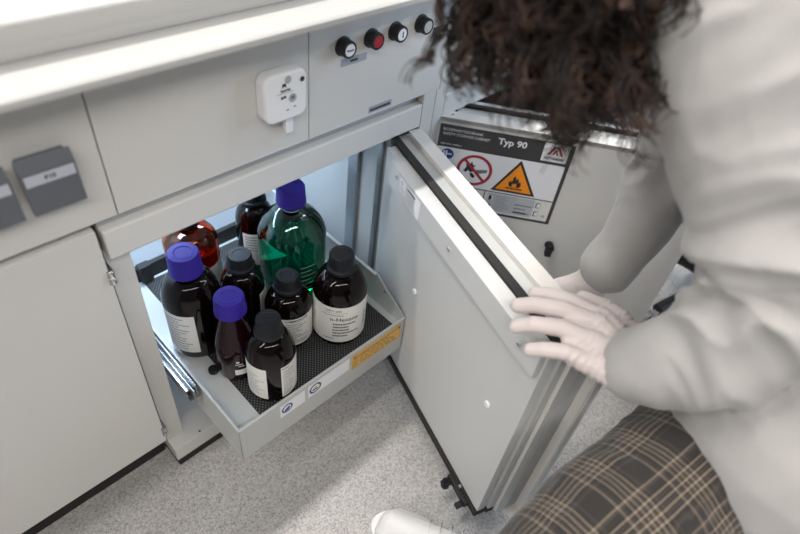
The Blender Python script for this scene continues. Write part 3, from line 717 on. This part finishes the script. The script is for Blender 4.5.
for f_, r, o_ in ((idx, .0150, .016), (mid, .0155, .005), (rin, .0150, -.006), (pin, .0142, -.022)):
    w_ = wr + lat * o_
    hand.append([(tuple(w_), .021), (tuple(w_.lerp(Vector(f_[0]), .5)), .0175), (f_[0], r)])
hand += [[(tuple(wr), .031), (tuple(wr + Vector((.002, -.018, .010))), .031), ((.522, -.570, .618), .032)], [((.558, -.488, .594), .0128), ((.541, -.493, .597), .0132), ((.514, -.503, .595), .0128), ((.490, -.518, .589), .0120)],
         [((.545, -.53, .592), .020), ((.575, -.528, .590), .0165)]]
def glove_disp(co):
    ax = Vector((.525, -.50, .6)) - wr; ax.normalize(); s = (co - np.array(wr)) @ np.array(ax); l_ = (co - np.array(wr)) @ np.array(lat)
    nz = vnoise(co, 28, 4); w = np.cos(2 * PI * (s / .0088 + l_ * 14 + .25 * nz)); k = np.clip(1.25 - np.abs(s - .018) / .034, 0, 1)
    big = np.exp(-((s - .036 - .25 * l_) / .0022) ** 2) + .7 * np.exp(-((s - .046 - .2 * l_) / .0020) ** 2)
    return k * w * .0010 + .0012 * big + .0008 * nz
blob('glove', hand, .0015, 'glove', PERSON, 4, disp=glove_disp, label='off-white glove spread on the door edge')
w2 = Vector((.701, -.420, .512))
f2 = [[(.682, -.357, .430), (.668, -.340, .405), (.655, -.332, .385), (.648, -.330, .368)], [(.672, -.375, .422), (.654, -.362, .395), (.640, -.356, .372), (.632, -.354, .352)],
      [(.665, -.393, .422), (.644, -.386, .396), (.630, -.384, .374), (.624, -.383, .355)], [(.662, -.411, .430), (.643, -.410, .406), (.631, -.410, .388), (.625, -.411, .373)], [(.700, -.372, .462), (.688, -.347, .452), (.672, -.330, .448), (.660, -.322, .446)]]
hand2 = [digit(f_, .0105, .0078) for f_ in f2] + [[(tuple(w2), .026), (f_[0], .0135)] for f_ in f2[:4]] + [[(tuple(w2), .024), (f2[4][0], .015)], [((.728, -.442, .595), .034), ((.712, -.430, .550), .031), (tuple(w2), .028)]]
blob('glove', hand2, .0022, 'glove', PERSON, 3, disp=lambda co: .0012 * vnoise(co, 35, 6), label='glove of the far hand, behind the door')

# sneakers
def sneaker(toe, heel, yaw_pts=None):
    toe, heel = Vector(toe), Vector(heel); ax = (heel - toe).normalized(); sd = ax.cross(Vector((0, 0, 1)))
    L = (heel - toe).length
    P_ = lambda u, s, z: toe + ax * (u * L) + sd * s + Vector((0, 0, z))
    up = blob('sneaker', [[(P_(.13, 0, .044), .029), (P_(.30, 0, .048), .033), (P_(.48, 0, .058), .034), (P_(.68, 0, .072), .034), (P_(.88, 0, .078), .032)], [(P_(.12, .012, .036), .027), (P_(.3, .018, .036), .027), (P_(.6, .010, .038), .026), (P_(.9, 0, .045), .028)],
                          [(P_(.15, -.014, .036), .025), (P_(.3, -.018, .036), .026), (P_(.6, -.010, .038), .026), (P_(.9, 0, .045), .028)]], .003, 'shoe', PERSON, 4, label='white leather sneaker')
    outl = []
    for i in range(40):
        a = 2 * PI * i / 40; u = .5 - .53 * math.cos(a); wd = (.047 if u < .55 else .036) * (1 - .0 * u)
        s_ = wd * math.sin(a); s_ = math.copysign(min(abs(s_) * 1.25, wd), s_); outl.append((u, s_))
    mb = MB(lambda p: P_(p[0], p[1], p[2])); mb.prism(outl, 0.001, .026, 'sole'); mb.build('sole', up, .003)
    for k in range(5):
        u = .36 + k * .075; z = .084 + k * .0085
        mb = MB(lambda p: P_(*p)); mb.tube([(u - .01, -.024, z - .009), (u, -.012, z - .001), (u + .01, 0, z + .001), (u + .02, .012, z - .001), (u + .03, .024, z - .009)], .0022, 'sole'); mb.build('lace', up)
    for k in range(5):
        for s in (-.027, .027):
            u = .355 + k * .075; z = .072 + k * .0088; mb = MB(lambda p: P_(*p)); mb.cyl((u, s, z), (u, s * 1.16, z + .004), .0028, 'inkgrey', 12); mb.build('eyelet', up)
    return up
sneaker((.364, -.345, 0), (.450, -.595, 0))
sneaker((1.20, -.80, 0), (1.38, -1.0, 0))

# curly hair
rg = random.Random(3)
me_v = []; me_f = []
def strand(pts, r, n_=4):
    o_ = len(me_v)
    for k, p in enumerate(pts):
        t_ = (pts[min(k + 1, len(pts) - 1)] - pts[max(k - 1, 0)]).normalized(); a = t_.cross(Vector((.3, .2, 1))).normalized(); b = t_.cross(a)
        rr = r * (1 - .6 * (k / len(pts)) ** 3)
        for i in range(n_): me_v.append(p + a * rr * math.cos(2 * PI * i / n_) + b * rr * math.sin(2 * PI * i / n_))
    for k in range(len(pts) - 1):
        for i in range(n_): j = (i + 1) % n_; me_f.append((o_ + k * n_ + i, o_ + k * n_ + j, o_ + (k + 1) * n_ + j, o_ + (k + 1) * n_ + i))
down = Vector((0, 0, -1))
def lock(root, out, length, cr, turns, ns=9, spread=.004):
    ph = rg.uniform(0, 2 * PI); hd = 1 if rg.random() < .5 else -1
    P0 = root; K = int(14 + turns * 9); cen = []
    for k in range(K):
        u = k / (K - 1)
        dv = (out * (1 - u) ** 1.6 * 1.0 + down * (.35 + .9 * u)).normalized()
        P0 = P0 + dv * (length / K); cen.append(P0.copy())
    for q in range(ns):
        off = Vector((rg.gauss(0, spread), rg.gauss(0, spread), rg.gauss(0, spread))); dph = rg.gauss(0, .28); kr = rg.uniform(.75, 1.2); pts = []
        for k, c in enumerate(cen):
            u = k / (K - 1); a = ph + dph + hd * 2 * PI * turns * u; e1 = Vector((1, 0, 0)); e2 = Vector((0, 1, .2)).normalized()
            rr = cr * kr * min(1, u * 4) * (1 - .35 * u)
            pts.append(c + off * min(1, u * 3) * (1 + .6 * u) + e1 * rr * math.cos(a) + e2 * rr * math.sin(a))
        strand(pts, .00085)
for k in range(330):
    th = rg.uniform(0, 2 * PI); cz = rg.uniform(-.80, 1); sn = math.sqrt(1 - cz * cz)
    o_ = Rh @ Vector((sn * math.cos(th) * .070, sn * math.sin(th) * .086, cz * .096))
    if (Rh.transposed() @ o_).y > .066 and (Rh.transposed() @ o_).z < .04: continue
    out = o_.normalized(); L = rg.uniform(.03, .072)
    lock(head + o_ * .98, out, L, rg.uniform(.005, .011), rg.uniform(1.2, 2.6))
def curl(path, cr, turns, ns, spread):
    pts = [Vector(p) for p in path]; K = int(turns * 12); cen = []
    for k in range(K):
        u = k / (K - 1) * (len(pts) - 1); i_ = min(int(u), len(pts) - 2); cen.append(pts[i_].lerp(pts[i_ + 1], u - i_))
    for it in range(3): cen = [cen[0]] + [(cen[k - 1] + cen[k] + cen[k + 1]) / 3 for k in range(1, K - 1)] + [cen[-1]]
    ph = rg.uniform(0, 6)
    for q in range(ns):
        off = Vector((rg.gauss(0, spread), rg.gauss(0, spread), rg.gauss(0, spread))); dph = rg.gauss(0, .3); kr = rg.uniform(.7, 1.2); e = rg.uniform(.82, 1); out = []
        for k in range(int(K * e)):
            u = k / (K - 1); a = ph + dph + 2 * PI * turns * u; r_ = cr * kr * (1 - .3 * u)
            out.append(cen[k] + off * (1 + 1.2 * u) + Vector((.7 * r_ * math.cos(a), -.7 * r_ * math.cos(a), .3 * r_ * math.cos(a))) + Vector((.4, .5, .7)) * r_ * math.sin(a))
        strand(out, .0008)
CURLS = [
[(0.418, -0.278, 0.959), (0.395, -0.29, 0.933), (0.383, -0.301, 0.916), (0.367, -0.298, 0.905), (0.352, -0.299, 0.892)] ,
[(0.436, -0.344, 0.944), (0.41, -0.381, 0.913), (0.382, -0.399, 0.893)],
[(0.494, -0.387, 0.948), (0.459, -0.417, 0.915), (0.423, -0.427, 0.893), (0.39, -0.437, 0.874)] ,
[(0.424, -0.309, 0.943), (0.399, -0.327, 0.911), (0.385, -0.359, 0.894)] ,
[(0.533, -0.388, 0.95), (0.494, -0.425, 0.909), (0.45, -0.441, 0.877)] ,
[(0.553, -0.394, 0.948), (0.536, -0.428, 0.918), (0.506, -0.451, 0.886)] ,
[(0.441, -0.377, 0.955), (0.402, -0.408, 0.918), (0.389, -0.44, 0.893)] ,
[(0.44, -0.317, 0.951), (0.409, -0.351, 0.918), (0.387, -0.383, 0.893)] ,
[(0.465, -0.387, 0.954), (0.439, -0.432, 0.918), (0.422, -0.46, 0.899)] ,
[(0.42, -0.283, 0.943), (0.403, -0.301, 0.918), (0.389, -0.328, 0.903)] ,
]
curl(CURLS[0], .0055, 2.6, 12, .0012)
for P_0 in CURLS[1:]:
    for q in range(5):
        jt = Vector((.007, -.007, 0)) + Vector((rg.gauss(0, .012), rg.gauss(0, .012), rg.gauss(0, .009)))
        curl([Vector(p) + jt for p in P_0], rg.uniform(.005, .009), rg.uniform(2.2, 3.6), 9, .0028)
me = bpy.data.meshes.new('hair'); base = Vector(PERSON.location)
bm = bmesh.new(); bmesh.ops.create_icosphere(bm, subdivisions=4, radius=1, matrix=Matrix.Translation(head + Rh @ Vector((0, -.012, .012))) @ Rh.to_4x4() @ Matrix.Diagonal((.073, .086, .098, 1)))
o_ = len(me_v); me_v += [v.co + v.normal * 0 for v in bm.verts]; me_f += [tuple(v.index + o_ for v in f.verts) for f in bm.faces]; bm.free()
me.from_pydata([tuple(v - base) for v in me_v], [], me_f); me.materials.append(M['hair']); me.polygons.foreach_set('use_smooth', [True] * len(me.polygons))
hr = bpy.data.objects.new('hair', me); COL.objects.link(hr); hr.parent = PERSON; hr['label'] = 'dark brown curly hair'

# ------------------------------------------------------------------ swivel chair behind the person
cx, cy = 1.480, -.536
t = thing('swivel_chair', (cx, cy, 0), 'black swivel chair base with a grey castor, seen past the coat', 'chair')
for k in range(5):
    a = math.radians(160 + 72 * k); e = Vector((cx + .24 * math.cos(a), cy + .24 * math.sin(a), 0))
    mb = MB(); mb.tube([(cx, cy, .105), (cx + .12 * math.cos(a), cy + .12 * math.sin(a), .098), (e.x, e.y, .078)], [.03, .024, .018], 'black'); lg = mb.build('leg', t)
    mb = MB(); s = Vector((-math.sin(a), math.cos(a), 0))
    for q in (-1, 1): c = e + s * .014 * q; mb.cyl((c.x - s.x * .009, c.y - s.y * .009, .027), (c.x + s.x * .009, c.y + s.y * .009, .027), .0265, 'castor')
    mb.cyl((e.x, e.y, .03), (e.x, e.y, .08), .008, 'chrome'); mb.build('castor', lg)
mb = MB(); mb.cyl((cx, cy, .10), (cx, cy, .42), .024, 'black'); mb.build('column', t)
mb = MB(frame((cx, cy, .43), (1, 0, 0), (0, 1, 0), (0, 0, 1))); mb.prism(rounded(-.22, .22, -.22, .22, .08), 0, .07, 'dark'); mb.build('seat', t, .02)

# ------------------------------------------------------------------ light
def area(name, loc, size, energy, col, target=None, rot=None):
    l = bpy.data.lights.new(name, 'AREA'); l.shape = 'RECTANGLE'; l.size, l.size_y = size; l.energy = energy; l.color = col
    o = bpy.data.objects.new(name, l); COL.objects.link(o); o.location = loc
    if target: o.rotation_euler = (Vector(target) - Vector(loc)).to_track_quat('-Z', 'Y').to_euler()
    if rot: o.rotation_euler = rot
    return o
area('ceiling_tube_front', (-.5, -1.80, 2.6), (3.6, .09), 54, (1, .955, .90), (.2, 0, .6))
area('ceiling_tube_over_bench', (.4, .46, 3.45), (3.4, .09), 108, (1, .965, .93), (.4, .46, 0))
area('fill_light_left', (-1.9, -.20, 2.6), (.10, 2.4), 34, (1, .96, .91), (.4, -.4, .4))  # unseen fill, added to brighten the door faces turned left
area('window_light', (3.3, -1.9, 1.5), (1.4, 1.4), 60, (.55, .75, 1.), (.9, -.5, .4))
area('fill_light_right', (2.9, -1.0, 2.8), (.12, 2.6), 32, (.95, .97, 1.), (1.2, -.5, .3))  # unseen fill, added to lift the far sleeve and coat side
area('cabinet_lamp_glow', (.37, .26, .562), (.34, .10), 5.2, (.60, .78, 1.), (.34, .40, .2))
w = bpy.data.worlds.new('w'); SC.world = w; w.use_nodes = True
w.node_tree.nodes['Background'].inputs[0].default_value = (.78, .88, 1.0, 1); w.node_tree.nodes['Background'].inputs[1].default_value = .185

# ------------------------------------------------------------------ camera
cam = bpy.data.cameras.new('camera'); co = bpy.data.objects.new('camera', cam); COL.objects.link(co); SC.camera = co
R_ = np.array([[0.7085655622790789, -0.6977258207632319, 0.10542069527567892], [-0.43522749144929873, -0.5497193697639778, -0.7130116725503488], [0.5554384526109833, 0.4593335319205097, -0.6931816730226981]])
m4 = Matrix.Identity(4)
for i in range(3):
    m4[i][0] = R_[0][i]; m4[i][1] = -R_[1][i]; m4[i][2] = -R_[2][i]
m4[0][3], m4[1][3], m4[2][3] = 0, -.613, 1.1236
co.matrix_world = m4
cam.sensor_width = 36; cam.lens = 577.153 / 800 * 36; cam.clip_start = .02
cam.dof.use_dof = True; cam.dof.focus_distance = .98; cam.dof.aperture_fstop = 2.7

SC.view_settings.view_transform = 'Standard'; SC.view_settings.look = 'None'; SC.view_settings.exposure = 0.; SC.view_settings.gamma = 1
SC.view_settings.use_curve_mapping = False
